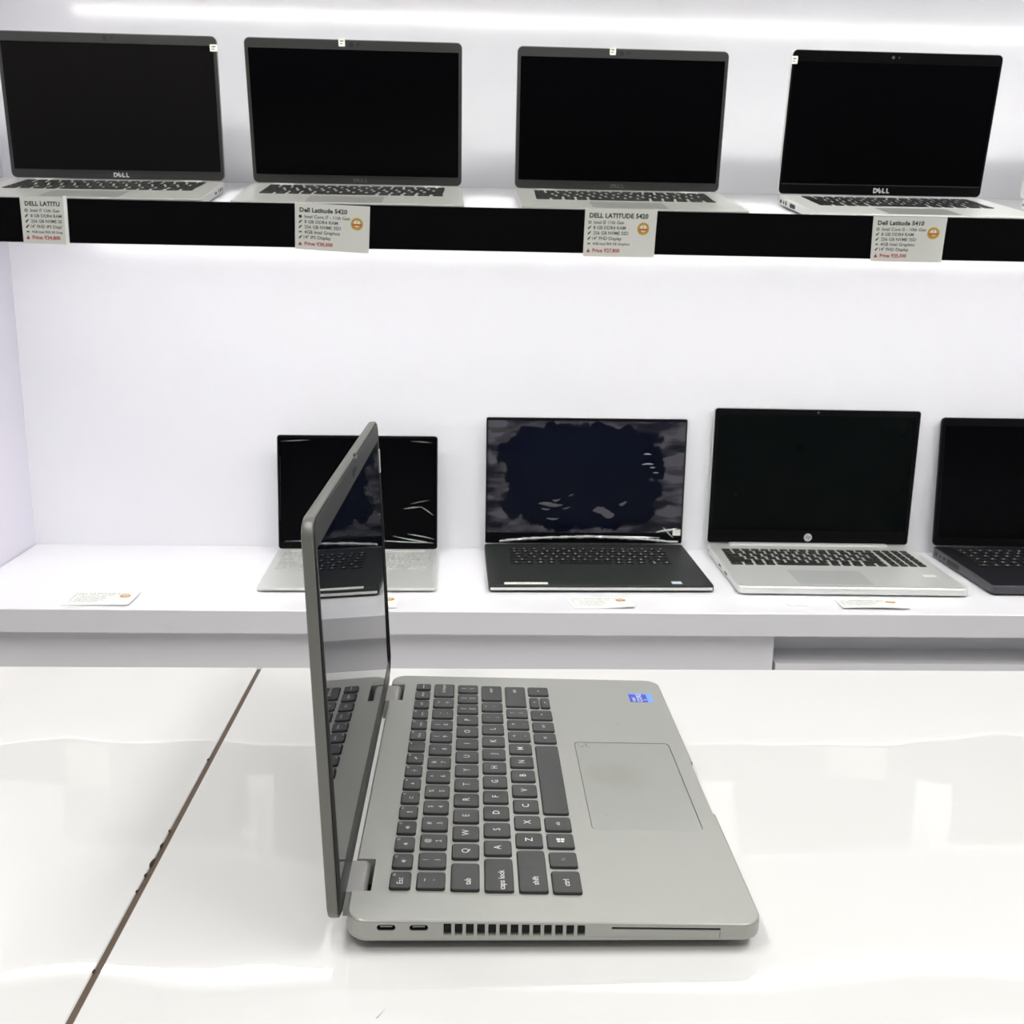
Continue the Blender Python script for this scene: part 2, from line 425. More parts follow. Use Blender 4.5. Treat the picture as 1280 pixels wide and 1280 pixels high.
# ------------------------------------------------------------------ background laptops
def unit_key(m):
    me = MB().rings((-.5, -.5, .5, .5), [(0, 0), (0, .75), (.05, 1.0)], .12, 1).mesh('key', m)
    return me
UK = {}
def bg_laptop(name, label, cat, loc, rot, P, group=None):
    W, D = P['W'], P['D']; T, TFr = P['T'], P['Tf']
    root = thing(name, label, cat, loc, rot, group)
    def deck(y): return T + (TFr - T) * (-y / D)
    hx = W / 2
    # base: underside inset, upright sides, softened rim, wedge profile
    def wedge(x, y, z): return (x, y, z if z < .003 else .003 + (z - .003) * (deck(y) - .003) / (T - .003))
    rr = P.get('rad', .010)
    hz = P.get('edge', None)
    MB().rings((-hx, -D, hx, 0), [(.006, .0015), (.0008, .0035), (0, .005), (0, T - .0012), (.0012, T)], rr, 4, fn=wedge).build('base', P['side'], root, True)
    # deck plate: upper skin with its own colour
    MB().rings((-hx + .0012, -D + .0012, hx - .0012, -.0012), [(0, T - .0004), (0, T + .0002)], rr, 4, fn=wedge).build('deck_plate', P['deck'], root)
    for s in (-1, 1):
        MB().box(s * hx * .72 - .03, -D + .010, 0, s * hx * .72 + .03, -D + .016, .0022).build('foot', GASKET, root)
        MB().box(s * hx * .72 - .03, -.020, 0, s * hx * .72 + .03, -.012, .0022).build('foot', GASKET, root)
    # keys
    sx = P['kb_w'] / 276.3; su = P.get('kb_s', 1.0)
    key = P['key']
    if key.name not in UK: UK[key.name] = unit_key(key)
    kz = P.get('kz', .0010)
    ticks = MB()
    def put(u0, u1, v0, v1, big=False):
        y = -(P['kb_u'] + (u0 + u1) / 2 * su) / 1000; x = P['kb_x'] / 1000 + v0 / 1000 + (v1 - v0) / 2000
        o = link('key', UK[key.name], root)
        o.location = (x, y, deck(y) + .0001)
        o.scale = ((v1 - v0 + .4) / 1000, (u1 - u0 + .4) * su / 1000, kz)
        o.rotation_euler = (math.atan((T - TFr) / D), 0, 0)
        if big:
            z = deck(y) + kz + .0004; a = .0018 if big == 2 else .0015
            ticks.box(x - a, y - a * .8, z - .0001, x + a, y + a * .8, z)
    for (u0, u1, v0, v1, leg) in LAY:
        a, b = (v0 - 162.2) * sx, (v1 - 162.2) * sx
        put(u0 - 20, u1 - 20, a, b, (2 if leg == 'win' else (1 if leg else 0)))
    if P.get('numpad'):
        for j in range(6):
            u0 = (20.1, 34.2, 52.4, 70.4, 88.6, 106.5)[j] - 20
            for i in range(4):
                v0 = P['kb_w'] / 2 + 5 + i * 15.6
                put(u0, u0 + (10.6 if j == 0 else 15), v0, v0 + 11.6, 1)
    if P.get('ticks'): 
        t = ticks.build('key_legends', P['ticks'], root); t['kind'] = 'stuff'
    # touchpad
    if P.get('pad'):
        px, pw, u0, u1 = P['pad']
        MB().rings((px - pw / 2, -u1, px + pw / 2, -u0), [(0, T - .0002), (0, T + .0003), (.0004, T + .0004)], .003, 2, fn=wedge).build('touchpad', P['padm'], root)
    # side ports: (side, u centre, length, height)
    for (s, uc, ln, hh) in P.get('ports', ()):
        zc = deck(-uc) * .5 + .001
        xs = s * hx
        MB().rings((-uc - ln / 2, zc - hh / 2, -uc + ln / 2, zc + hh / 2), [(0, -.001), (0, .0002), (.0003, .0003)], hh * .4, 3,
                   fn=lambda y, z, d, xs=xs, s=s: (xs + s * d, y, z)).build('port', DARK, root)
    # hinge bar / caps
    for (a, b, m_, h_) in P.get('hinges', ()):
        MB().rings((a, -.011, b, .0015), [(.0015, T - .003), (0, T - .0015), (0, T + h_ - .0008), (.0012, T + h_)], .003, 3).build('hinge', m_, root)
    # lid
    H, t = P['H'], P.get('lt', .0055)
    lid = MB().rings((-hx + .0004, 0, hx - .0004, H), [(.0004, -.0004), (0, 0), (0, t - .001), (.0015, t)], P.get('lrad', .008), 5,
                     fn=lambda x, z, d: (x, d, z)).build('lid', P['lid'], root, True)
    lid.location = (0, .0005, P.get('lz', T + .0012)); lid.rotation_euler = (-R(P['lid_deg']), 0, 0)
    bs, bt, bb = P['bez']
    ol = (-hx + .0012, .0008, hx - .0012, H - .0010)
    il = (-hx + bs, bb, hx - bs, H - bt)
    flip = lambda x, z, d: (x, -d, z)
    MB().frame(ol, il, 0.0, .0010, P.get('lrad', .008) - .001, .001, 5, fn=flip).build('bezel', P['bezel'], lid)
    MB().rings((il[0] - .0006, il[1] - .0006, il[2] + .0006, il[3] + .0006), [(0, 0.0003), (0, .0006)], .001, 1, fn=flip).build('screen', P['screen'], lid)
    if P.get('line'):     # thin raised edge in bezel grey where the panel meets the lower bezel
        MB().box(il[0], bb - .0016, .0009, il[2], bb - .0005, .0013, fn=flip).build('panel_edge', BEZELG, lid)
    ck = P.get('cam')
    zc = H - bt * .5
    if ck == 'dual':
        MB().disc(-.0035, zc, .0009, .0014, .0034, 20, fn=flip).build('webcam', DARK, lid)
        MB().disc(.0070, zc, .0009, .0014, .0027, 20, fn=flip).build('camera_shutter', DARK, lid)
        MB().disc(.0076, zc - .0008, .0012, .0016, .0014, 16, fn=flip).build('shutter_dot', BEZELG, lid)
    elif ck == 'slot':
        MB().rings((-.017, zc - .0036, .017, zc + .0036), [(0, .0009), (0, .0014)], .0025, 4, fn=flip).build('webcam', SCREENW, lid)
        MB().disc(-.008, zc, .0012, .0018, .0022, 16, fn=flip).build('camera_lens', METALD, lid)
        MB().disc(.001, zc, .0012, .0018, .0009, 12, fn=flip).build('indicator', METALD, lid)
    elif ck == 'dot':
        MB().disc(0, zc, .0009, .0013, .0016, 16, fn=flip).build('webcam', METALD, lid)
    lg = P.get('logo')
    if lg and lg[0] == 'word':
        logo_word(lg[1], lambda x, y, z: (x + lg[3], -.00115, y + bb * .45)).build('maker_logo', lg[2], lid)
    if lg and lg[0] == 'round':
        MB().disc(lg[3], bb * .5, .0009, .0013, lg[1], 32, fn=flip).build('maker_logo', lg[2], lid)
        v, f_ = text('hp', lg[1] * 1.35, .0, .28)
        MB().add(v, f_, lambda x, y, z: (x + lg[3], -.0014, y + bb * .5 + .0006)).build('logo_letters', BEZELG, lid)
    for (x, z, wd, hh) in P.get('tags', ()):
        tg = MB().rings((x - wd / 2, z - hh / 2, x + wd / 2, z + hh / 2), [(0, .0009), (0, .0014)], .0005, 1, fn=flip).build('sticker', LABELW, lid)
        tg['label'] = 'small white sticker'
        pr = MB()
        pr.box(x - wd * .3, z + hh * .10, .0013, x + wd * .25, z + hh * .25, .00145, fn=flip)
        pr.box(x - wd * .3, z - hh * .22, .0013, x + wd * .1, z - hh * .10, .00145, fn=flip)
        pr.build('printed_marks', INKG, lid)
    return root, lid, wedge

def shelf_pose(x, y, yaw):
    """place on the sloping upper shelf: x along, y up the slope"""
    m = Matrix.Rotation(TILT, 3, 'X') @ Matrix.Rotation(yaw, 3, 'Z')
    p = Vector((x, HY + y * math.cos(TILT), HZ + y * math.sin(TILT)))
    return tuple(p), m.to_euler()

def HB(W): return [(-W * .40, -W * .31, SILVER, .0008), (W * .31, W * .40, SILVER, .0008)]
GREYL = dict(D=.197, T=.0155, Tf=.0140, kb_w=262, kb_x=0, kb_u=17, kb_s=.95, key=KEYBG, deck=TITAN, side=TITAN_SIDE,
             pad=(-.006, .104, .130, .190), padm=mat('touchpad_dark_reflection', (.24, .245, .225), .35, metal=.2, var=.02), lid=LIDGREY, bezel=BEZELG, screen=SCREEN, bez=(.0055, .0135, .0125),  # touchpad colour darkened to carry a dark reflection
             cam='dual', line=True, ticks=LOGOD)
p1 = dict(GREYL); p1.update(W=.3128, H=.2022, lid_deg=7.3, screen=SCREENW, logo=('word', .0085, LOGO, .004),
          tags=[(.1515, .186, .011, .0095)], ports=[(1, .03, .006, .005), (1, .045, .008, .005), (1, .06, .005, .006), (1, .085, .016, .003)], hinges=HB(.308))
loc, rot = shelf_pose(-.5365, 0, .0531)
bg_laptop('laptop', 'grey laptop at the left end of the upper shelf, white sticker on its screen corner', 'laptop', loc, rot, p1, 'open laptops on the upper shelf')
p2 = dict(GREYL); p2.update(W=.3148, H=.2004, lid_deg=.4, logo=('word', .008, LOGOD, .004), tags=[(-.017, .1965, .009, .0105)], hinges=HB(.312))
loc, rot = shelf_pose(-.1781, 0, .0294)
bg_laptop('laptop', 'second grey laptop from the left on the upper shelf, its card reads 11th Gen i7', 'laptop', loc, rot, p2, 'open laptops on the upper shelf')
p3 = dict(GREYL); p3.update(W=.3155, H=.1994, lid_deg=5.1, logo=('word', .008, LOGOD, .0), tags=[(-.0165, .1955, .009, .0105)], hinges=HB(.311))
loc, rot = shelf_pose(.2174, 0, .0128)
bg_laptop('laptop', 'third grey laptop from the left on the upper shelf, its card heading in capitals', 'laptop', loc, rot, p3, 'open laptops on the upper shelf')
p4 = dict(GREYL); p4.update(W=.3217, H=.2050, lid_deg=3.2, deck=SILVER, side=SILVER, lid=SILVER, bezel=BEZELK, bez=(.0045, .0165, .0165), cam='slot',
          key=KEYBK, logo=('word', .0095, LOGO, .002), tags=[(-.1565, .190, .009, .0105)],
          ports=[(-1, .022, .008, .005), (-1, .036, .005, .005), (-1, .048, .006, .007), (-1, .08, .026, .006)])
loc, rot = shelf_pose(.6261, 0, .0245)
bg_laptop('laptop', 'silver laptop with black bezel and bright logo, fourth on the upper shelf', 'laptop', loc, rot, p4, 'open laptops on the upper shelf')
p5 = dict(p4); p5.update(lid_deg=4.4, bezel=SILVERB, deck=SILVERB, side=SILVERB, lid=SILVERB, tags=[], logo=None, bez=(.0042, .012, .012), cam=None, key=KEYSL,
          ports=[(-1, .012, .0035, .0035), (-1, .03, .008, .004)])
loc, rot = shelf_pose(1.013, 0, -.03)
bg_laptop('laptop', 'bright silver laptop cut off by the right edge of the picture, upper shelf', 'laptop', loc, rot, p5, 'open laptops on the upper shelf')

# lower row
def low(x, y): return (x, SF + y, SZ)
q1 = dict(W=.2743, D=.2102, T=.0105, Tf=.0075, H=.1975, lid_deg=5.6, kb_w=250, kb_x=0, kb_u=24, kb_s=.86, key=KEYSL, deck=SILVER, side=SILVERB, pad=(0, .1, .122, .197), padm=SILVER,
          lid=SILVER, bezel=BEZELK, screen=SCREEN, bez=(.004, .006, .012), rad=.007, lrad=.006, ticks=LEGEND, lt=.0045,
          hinges=[(-.115, .115, SILVERB, .0012)])
L1, lid1, _ = bg_laptop('laptop', 'silver laptop with silver keys and film on its screen, behind the open grey one', 'laptop', low(-.1958, .2967), (0, 0, .0207), q1, 'open laptops on the lower counter')
q2 = dict(W=.3531, D=.2373, T=.0150, Tf=.0120, H=.2242, lid_deg=1.6, kb_w=272, kb_x=0, kb_u=28, kb_s=.92, key=KEYBK, deck=CARBON, side=CARBON, pad=(0, .105, .135, .226), padm=CARBON,
          lid=SILVERB, bezel=BEZELK, screen=mat('screen_under_film', (.0015, .0028, .0085), .15, spec=.1), bez=(.004, .005, .018), rad=.004, lrad=.004, ticks=LEGEND, lt=.005)
L2, lid2, wd2 = bg_laptop('laptop', 'charcoal laptop with crinkled protective film on its screen, lower counter', 'laptop', low(.1988, .3322), (0, 0, .0197), q2, 'open laptops on the lower counter')
q3 = dict(W=.3633, D=.2518, T=.0170, Tf=.0145, H=.2426, lid_deg=.2, kb_w=265, kb_x=-33, kb_u=37, kb_s=.94, numpad=True, key=KEYBG, deck=SILVER, side=SILVERB, pad=(-.022, .118, .160, .235),
          padm=mat('touchpad_silver', (.5, .515, .5), .3, metal=.3, var=.02), lid=SILVER, bezel=BEZELK, screen=mat('screen_off_green', (.0012, .0022, .0020), .2, spec=.06, var=.3, vscale=8),
          bez=(.008, .012, .024), rad=.009, lrad=.006, ticks=LOGOD, cam='dot', logo=('round', .0072, mat('logo_silver', (.62, .62, .62), .35, metal=.3), 0.0),
          hinges=[(-.142, .142, SILVERB, .0030)], ports=[(-1, .02, .004, .004), (-1, .115, .018, .003), (-1, .16, .02, .003)])
L3, lid3, wd3 = bg_laptop('laptop', 'silver laptop with number pad and round logo under its black screen, lower counter', 'laptop', low(.6017, .3365), (0, 0, -.0161), q3, 'open laptops on the lower counter')
q4 = dict(W=.330, D=.227, T=.0200, Tf=.0170, H=.2285, lid_deg=5.2, kb_w=274, kb_x=0, kb_u=22, kb_s=1.0, key=KEYBK, deck=GRAPH, side=GRAPHS, pad=(0, .100, .140, .205), padm=GRAPH,
          lid=GRAPH, bezel=BEZELK, screen=SCREEN, bez=(.008, .014, .014), rad=.006, lrad=.008, ticks=LEGEND,
          ports=[(-1, .018, .009, .006), (-1, .034, .007, .005), (-1, .05, .009, .005), (-1, .085, .046, .009)],
          hinges=[(-.135, -.09, BEZELG, .0025), (.09, .135, BEZELG, .0025)])
L4, lid4, _ = bg_laptop('laptop', 'all dark graphite laptop cut off by the right edge of the picture, lower counter', 'laptop', low(.9883, .3188), (0, 0, -.0097), q4, 'open laptops on the lower counter')

# palm rest labels, and the thin bright trim along the front of the charcoal laptop
MB().rings((-.174, -.2378, .174, -.2366), [(0, .0046), (0, .0088)], .0004, 2).build('trim_strip', SILVERB, L2)['label'] = 'bright silver trim strip'
o = MB().rings((-.152, -.2315, -.084, -.2215), [(0, .0150), (0, .01545)], .0005, 1, fn=wd2).build('label_strip', LABELW, L2); o['label'] = 'pale rectangular label strip'
v, f_ = text('6 4 8 2   9 1', .0055, .02)
MB().add(v, f_, lambda x, y, z: wd2(x - .119, y - .227, .01555)).build('label_print', INKF, L2)
MB().rings((.112, -.229, .128, -.216), [(0, .0150), (0, .01545)], .001, 2, fn=wd2).build('sticker', mat('sticker_pale_blue', (.5, .62, .72), .3, var=.05), L2)['label'] = 'small pale blue sticker'
MB().rings((.114, -.2265, .126, -.2215), [(0, .0150), (0, .0156)], .001, 2, fn=wd2).build('sticker_print', STW, L2)
MB().rings((.135, -.190, .156, -.178), [(0, .0170), (0, .01745)], .001, 2, fn=wd3).build('sticker', mat('sticker_pale', (.78, .8, .78), .35, var=.03), L3)['label'] = 'small pale sticker'

# protective film on the charcoal laptop: a thin slightly wavy sheet, loose and crinkled along its foot
def film(lid, P, m, rough_edge=True):
    hx, H = P['W'] / 2 - .004, P['H']
    mb = MB(); nx, nz = 40, 26
    for j in range(nz + 1):
        for i in range(nx + 1):
            x = -hx + 2 * hx * i / nx; z = .020 + (H - .026) * j / nz
            d = .0016 + .0004 * math.sin(9 * i / nx * 3 + j) * math.cos(j * .7)
            mb.v.append((x, -d, z))
    for j in range(nz):
        for i in range(nx):
            a = j * (nx + 1) + i
            mb.f.append((a, a + 1, a + nx + 2, a + nx + 1))
    mb.build('protective_film', m, lid, True)
film(lid2, q2, FILM)
cr = MB(); n = 70
rnd.seed(3)
for i in range(n + 1):
    t = i / n; x = -.150 + .318 * t
    z = .004 + .0085 * math.sin(math.pi * min(1, t * 1.05)) ** .8
    hgt = .0016 + .0015 * rnd.random()
    for k in range(3):
        cr.v.append((x, -.0022 - .0024 * (k == 1) - .0018 * rnd.random(), z + hgt * (k - 1)))
for i in range(n):
    for k in range(2):
        a = i * 3 + k; cr.f.append((a, a + 3, a + 4, a + 1))
cr.build('film_edge', CRINKLE, lid2)['label'] = 'loose crinkled lower edge of the film'
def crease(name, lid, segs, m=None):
    """each glint or air pocket of the film is a small raised sliver, the glints coloured pale"""
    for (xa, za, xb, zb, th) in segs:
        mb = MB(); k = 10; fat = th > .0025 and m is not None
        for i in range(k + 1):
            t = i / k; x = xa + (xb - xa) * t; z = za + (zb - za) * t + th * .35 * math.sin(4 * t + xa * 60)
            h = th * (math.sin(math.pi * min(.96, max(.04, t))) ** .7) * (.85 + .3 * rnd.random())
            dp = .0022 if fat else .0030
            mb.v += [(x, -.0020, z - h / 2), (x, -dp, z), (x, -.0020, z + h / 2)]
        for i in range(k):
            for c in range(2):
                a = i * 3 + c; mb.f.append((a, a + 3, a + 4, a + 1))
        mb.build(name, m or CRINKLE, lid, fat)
GREYF = mat('film_air_pocket', (.075, .072, .085), .3, spec=.3, var=.15)
crease('film_bubble', lid2, [(-.082, .070, -.040, .072, .007), (-.058, .078, -.044, .080, .004), (.014, .056, .052, .058, .015), (.060, .073, .074, .074, .006), (-.030, .087, -.020, .088, .003), (-.078, .062, -.062, .063, .003), (-.068, .045, -.046, .046, .0035), (.034, .048, .050, .049, .003), (-.040, .064, -.026, .065, .003)], GREYF)
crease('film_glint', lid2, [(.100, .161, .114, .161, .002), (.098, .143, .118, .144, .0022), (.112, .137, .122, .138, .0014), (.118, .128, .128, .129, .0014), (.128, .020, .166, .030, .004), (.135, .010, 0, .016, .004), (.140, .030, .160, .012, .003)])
MB().rings((.158, .016, .172, .027), [(0, .0030), (0, .0036)], .0006, 1, fn=lambda x, z, d: (x, -d, z)).build('sticker', LABELW, lid2)['label'] = 'small pale tag at the screen edge'
# film glints on the silver laptop, shaped as pale slivers
crease('film_crease_glint', lid1, [(.035, .015, .128, .0125, .0020), (.060, .024, .130, .010, .0022), (.085, .028, .131, .018, .0018), (.078, .072, .110, .074, .002), (.108, .074, .130, .060, .002), (.090, .080, .122, .086, .001),
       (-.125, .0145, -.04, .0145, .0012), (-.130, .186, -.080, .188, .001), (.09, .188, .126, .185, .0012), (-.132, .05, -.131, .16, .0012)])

# ------------------------------------------------------------------ price cards
def bulleted(kind, x, z, mb, s=.0022):
    if kind == 'ring':
        k = 14; b = len(mb.v)
        for rd in (s, s * .55):
            for i in range(k):
                a = 2 * math.pi * i / k; mb.v.append((x + rd * math.cos(a), z + rd * math.sin(a), 0))
        for i in range(k): mb.f.append((b + i, b + (i + 1) % k, b + k + (i + 1) % k, b + k + i))
    elif kind == 'dot':
        mb.poly([(x + s * math.cos(2 * math.pi * i / 14), z + s * math.sin(2 * math.pi * i / 14), 0) for i in range(14)])
    elif kind == 'pen':
        mb.poly([(x - s, z - s, 0), (x - s * .2, z - s * .8, 0), (x + s * 1.2, z + s * 1.0, 0), (x + s * .6, z + s * 1.1, 0), (x - s * .9, z - s * .1, 0)])
    elif kind == 'pad':
        mb.poly([(x - s, z - s * .7, 0), (x - s * .5, z - s * .3, 0), (x + s * .5, z - s * .3, 0), (x + s, z - s * .7, 0), (x + s * .7, z + s * .5, 0), (x - s * .7, z + s * .5, 0)])
    elif kind == 'drop':
        mb.poly([(x - s * 1.05, z - s * .5, 0), (x - s * .5, z - s, 0), (x + s * .5, z - s, 0), (x + s * 1.05, z - s * .5, 0), (x + s * .3, z + s * .4, 0), (x, z + s * 1.4, 0), (x - s * .3, z + s * .4, 0)])

def card(label, quad, head, lines, price, bend, y, seal=(.0845, .040), W=.1, H=.063, paper=PAPER, ink=(INK, INKG, INKR), group=None, to_world=None, hsize=.0083, extra=None):
    """price card: flat print on a slightly bent sheet; quad = world (x,z) of its four corners TL TR BR BL"""
    c = [sum(q[i] for q in quad) / 4 for i in (0, 1)]
    root = thing('price_card', label, 'price card', (c[0], y, c[1]) if to_world is None else to_world, None, group)
    (ax, az), (bx, bz), (cx, cz), (dx, dz) = quad
    def place(x, z, d):                 # x,z in card metres from its lower left
        s, t = x / W, z / H
        X = (dx * (1 - s) + cx * s) * (1 - t) + (ax * (1 - s) + bx * s) * t
        Z = (dz * (1 - s) + cz * s) * (1 - t) + (az * (1 - s) + bz * s) * t
        return (X - c[0], Z - c[1], d + bend(s, t))
    if to_world is None: fn = lambda x, z, d: (lambda q: (q[0], -q[2], q[1]))(place(x, z, d))
    else: fn = lambda x, z, d: place(x, z, d)
    nx, nz = 12, 8; mb = MB()
    for side in (0, 1):
        for j in range(nz + 1):
            for i in range(nx + 1): mb.v.append(fn(W * i / nx, H * j / nz, .0006 * side))
    k = (nx + 1) * (nz + 1)
    for j in range(nz):
        for i in range(nx):
            a = j * (nx + 1) + i; q = (a, a + 1, a + nx + 2, a + nx + 1)
            mb.f.append(tuple(t + k for t in q)); mb.f.append(tuple(reversed(q)))
    rim = [i for i in range(nx + 1)] + [j * (nx + 1) + nx for j in range(1, nz + 1)] + [nz * (nx + 1) + i for i in range(nx - 1, -1, -1)] + [j * (nx + 1) for j in range(nz - 1, 0, -1)]
    for i in range(len(rim)):
        a, b = rim[i], rim[(i + 1) % len(rim)]; mb.f.append((a, b, b + k, a + k))
    mb.build('card_sheet', paper, root, True)
    e = .00075
    hb = MB(); v, f_ = text(head, hsize, .035, align='LEFT', space=1.02)
    hb.add([(p[0] + .006, p[1] + H - .0095, e) for p in v], f_, fn); hb.build('heading', ink[0], root)
    tb_ = MB(); ic = MB()
    for i, (kind, s, sz) in enumerate(lines):
        z = H - .0182 - i * .0070
        v, f_ = text(s, sz, .016, align='LEFT')
        tb_.add([(p[0] + (.0125 if not s.startswith('14') else .0105), p[1] + z, e) for p in v], f_, fn)
        sub = MB(); bulleted(kind, .0072, z, sub); ic.add([(p[0], p[1], e) for p in sub.v], sub.f, fn)
    tb_.build('printed_lines', ink[1], root); ic.build('bullet_icons', ink[0], root)
    if price:
        pb = MB(); z = .0080
        v, f_ = text(price, .0066, .03, align='LEFT'); pb.add([(p[0] + .0125, p[1] + z, e) for p in v], f_, fn)
        sub = MB(); bulleted('drop', .0068, z, sub, .0025); pb.add([(p[0], p[1], e) for p in sub.v], sub.f, fn)
        pb.build('price_text', ink[2], root)
    if seal:
        sx, szz = seal
        g = MB().disc(sx, szz, e, e + .0001, .0082, 28, fn=fn).build('seal', GOLD, root); g['label'] = 'round gold seal'
        MB().disc(sx, szz + .0005, e + .00015, e + .0002, .0046, 22, fn=fn).build('seal_centre', SEALW, root)
        rb = MB().poly([(sx - .0062, szz - .0024, e + .0003), (sx + .0062, szz - .0024, e + .0003), (sx + .0062, szz + .0004, e + .0003), (sx - .0062, szz + .0004, e + .0003)], fn)
        rb.build('seal_ribbon', GOLDR, root)
        v, f_ = text('1', .0055, .02); MB().add([(p[0] + sx, p[1] + szz + .0030, e + .0003) for p in v], f_, fn).build('seal_number', INKG, root)
    if extra: extra(root, fn)
    return root
CY = FY - .0008
G = 'price cards on the black fascia'
def sleeve(root, fn):
    MB().box(.0585, -.003, .0004, .063, .0632, .0016, fn=fn).build('sleeve_edge', PAPERW, root)['label'] = 'pale plastic edge strip'
card('narrow price card cut short at DELL LATITU, left end of the black fascia', [(-0.5957, 0.4186), (-0.5350, 0.4184), (-0.5345, 0.3581), (-0.5942, 0.3589)], 'DELL LATITU',
     [('ring', 'Intel i7 12th Gen', .0058), ('pen', '8 GB DDR4 RAM', .0058), ('pen', '256 GB NVME SS', .0058), ('pen', '14" FHD IPS Displ', .0058), ('pad', '4GB Intel IRIS XE Grap', .0044)], 'Price: \u20b934,800',
     lambda s, t: .002 * (1 - t) ** 2, CY, seal=None, W=.063, H=.0615, group=G, hsize=.0080, extra=sleeve)
L5 = [('dot', 'Intel Core i7 - 11th Gen', .0062), ('pen', '8 GB DDR4 RAM', .0062), ('pen', '256 GB NVME SSD', .0062), ('pad', '4GB Intel Graphics', .0062), ('pen', '14" IPS Display', .0062)]
card('white price card headed in small letters under the second upper laptop from the left', [(-0.2381, 0.4180), (-0.1392, 0.4149), (-0.1415, 0.3542), (-0.2391, 0.3586)], 'Dell Latitude 5420', L5, 'Price: \u20b930,500',
     lambda s, t: .0015 * (1 - t) ** 2, CY, seal=(.083, .0385), group=G)
card('wide white price card headed in capitals under the third upper laptop from the left', [(0.1471, 0.4188), (0.2442, 0.4188), (0.2413, 0.3564), (0.1455, 0.3561)], 'DELL LATITUDE 5420',
     [('ring', 'Intel i5 11th Gen', .0062), ('pen', '8 GB DDR4 RAM', .0062), ('pen', '256 GB NVME SSD', .0062), ('pen', '14" FHD Display', .0062), ('pad', '4GB Intel IRIS XE Graphics', .0047)], 'Price: \u20b927,800',
     lambda s, t: .004 * (1 - t) ** 2, CY, seal=(.082, .0375), group=G, hsize=.0086)
L6 = [('ring', 'Intel Core i5 - 10th Gen', .0062)] + L5[1:4] + [('pen', '14" FHD Display', .0062)]
card('white price card with curled right corner at the right end of the black fascia', [(0.5378, 0.4165), (0.6392, 0.4170), (0.6334, 0.3575), (0.5376, 0.3572)], 'Dell Latitude 5410', L6, 'Price: \u20b925,500',
     lambda s, t: .003 * (1 - t) ** 2 + .010 * max(0, s - .75) ** 1.5 * 4 * (1 - t), CY, seal=(.084, .0405), group=G)

def flat_card(label, quad, head, lift, seal=(.083, .042), lines=True):
    c = [sum(q[i] for q in quad) / 4 for i in (0, 1)]
    ln = [('dot', 'Intel Core i5 - 8th Gen', .0058), ('pen', '8 GB DDR4 RAM', .0058), ('pen', '256 GB NVME SSD', .0058), ('pad', '4GB Intel Graphics', .0058), ('pen', '14" FHD Display', .0058)] if lines else []
    return card(label, quad, head, ln, None, lift, 0, seal=seal, H=.062, paper=PAPERW, ink=(INKF, INKF, INKR), group='price cards lying on the lower counter',
                to_world=(c[0], c[1], SZ + .0002))
flat_card('white price card lying flat at the empty left end of the lower counter', [(-.6009, 1.5228), (-.4998, 1.5195), (-.4994, 1.4590), (-.5963, 1.4599)], 'DELL LATITUDE 5410', lambda s, t: .0015 * s)
flat_card('white price card lying in front of the silver laptop, half hidden by the open lid', [(-.2080, 1.5150), (-.1086, 1.5164), (-.1102, 1.4553), (-.2090, 1.4560)], 'DELL XPS 13', lambda s, t: .0012 * s, seal=(.086, .040))
flat_card('white price card lying in front of the charcoal laptop, right corner lifted', [(.1433, 1.5142), (.2431, 1.5165), (.2433, 1.4610), (.153, 1.4607)], 'DELL PRECISION 5520', lambda s, t: .006 * max(0, s - .3) ** 1.4 * (1 - t))
flat_card('white price card lying in front of the silver laptop with number pad', [(.5605, 1.5117), (.6606, 1.5139), (.6598, 1.4637), (.558, 1.4654)], 'HP PROBOOK 450', lambda s, t: .0022 * (1 - t) + .0012 * math.sin(math.pi * s) * (1 - t))
ps = thing('paper_slip', 'small pale paper slip on the counter left of the number pad laptop card', 'paper slip', (.494, 1.487, SZ))
MB().rings((-.015, -.008, .015, .008), [(0, .0002), (0, .0006)], .001, 1).build('slip_sheet', WHITE, ps)
MB().box(-.002, -.003, .0005, .009, -.001, .0008).box(-.0125, -.001, .0005, -.0115, .004, .0008).build('printed_marks', mat('ink_pale_ochre', (.6, .57, .42), .7, var=.1), ps)

# ------------------------------------------------------------------ the open grey laptop in front (left side towards the viewer)
LX, LY = -.0615, .4597
W, D = .321, .212
T0, T1 = .0203, .0166
fg = thing('laptop', 'large grey laptop open sideways on the glossy white table, black keys facing right', 'laptop', (LX, LY + W / 2, 0), (0, 0, R(90)))
def dk(y): return T0 + (T1 - T0) * (-y / D)
def wz(x, y, z): return (x, y, z if z < .004 else .004 + (z - .004) * (dk(y) - .004) / (T0 - .004))
def UV(u_, v_): return (v_ / 1000 - W / 2, -u_ / 1000)     # mm from hinge / from left edge -> local x, y
base = MB().rings((-W / 2, -D, W / 2, 0), [(.014, .0022), (.0085, .0032), (.0022, .0072), (.0003, .0092), (0, .0105), (0, T0 - .0012), (.0003, T0 - .0005), (.0011, T0)], .011, 8, fn=wz).build('base', TITAN, fg, False)
cuts = []
def vrect(v0, v1, u0, u1, z0, z1, rad=.001, taper=0.0):
    xa, ya = UV(u1, v0); xb, yb = UV(u0, v1)
    return MB().rings((xa, ya, xb, yb), [(taper, z0), (0, z1)], rad, 3)
cuts.append(vrect(25.7, 55.8, -4, 10.6, .002, .03, .0006))            # hinge bays
cuts.append(vrect(271.8, 302.0, -4, 10.6, .002, .03, .0006))
def slab_cut(rect, rad, dz0, dz1, taper=0.0):                         # recess following the sloping deck
    xa, ya = UV(rect[3], rect[0]); xb, yb = UV(rect[2], rect[1])
    return MB().rings((xa, ya, xb, yb), [(taper, dz0), (0, dz1)], rad, 3, fn=lambda x, y, z: (x, y, dk(y) + z))
PAD = (90.2, 205.6, 134.4, 200.0)
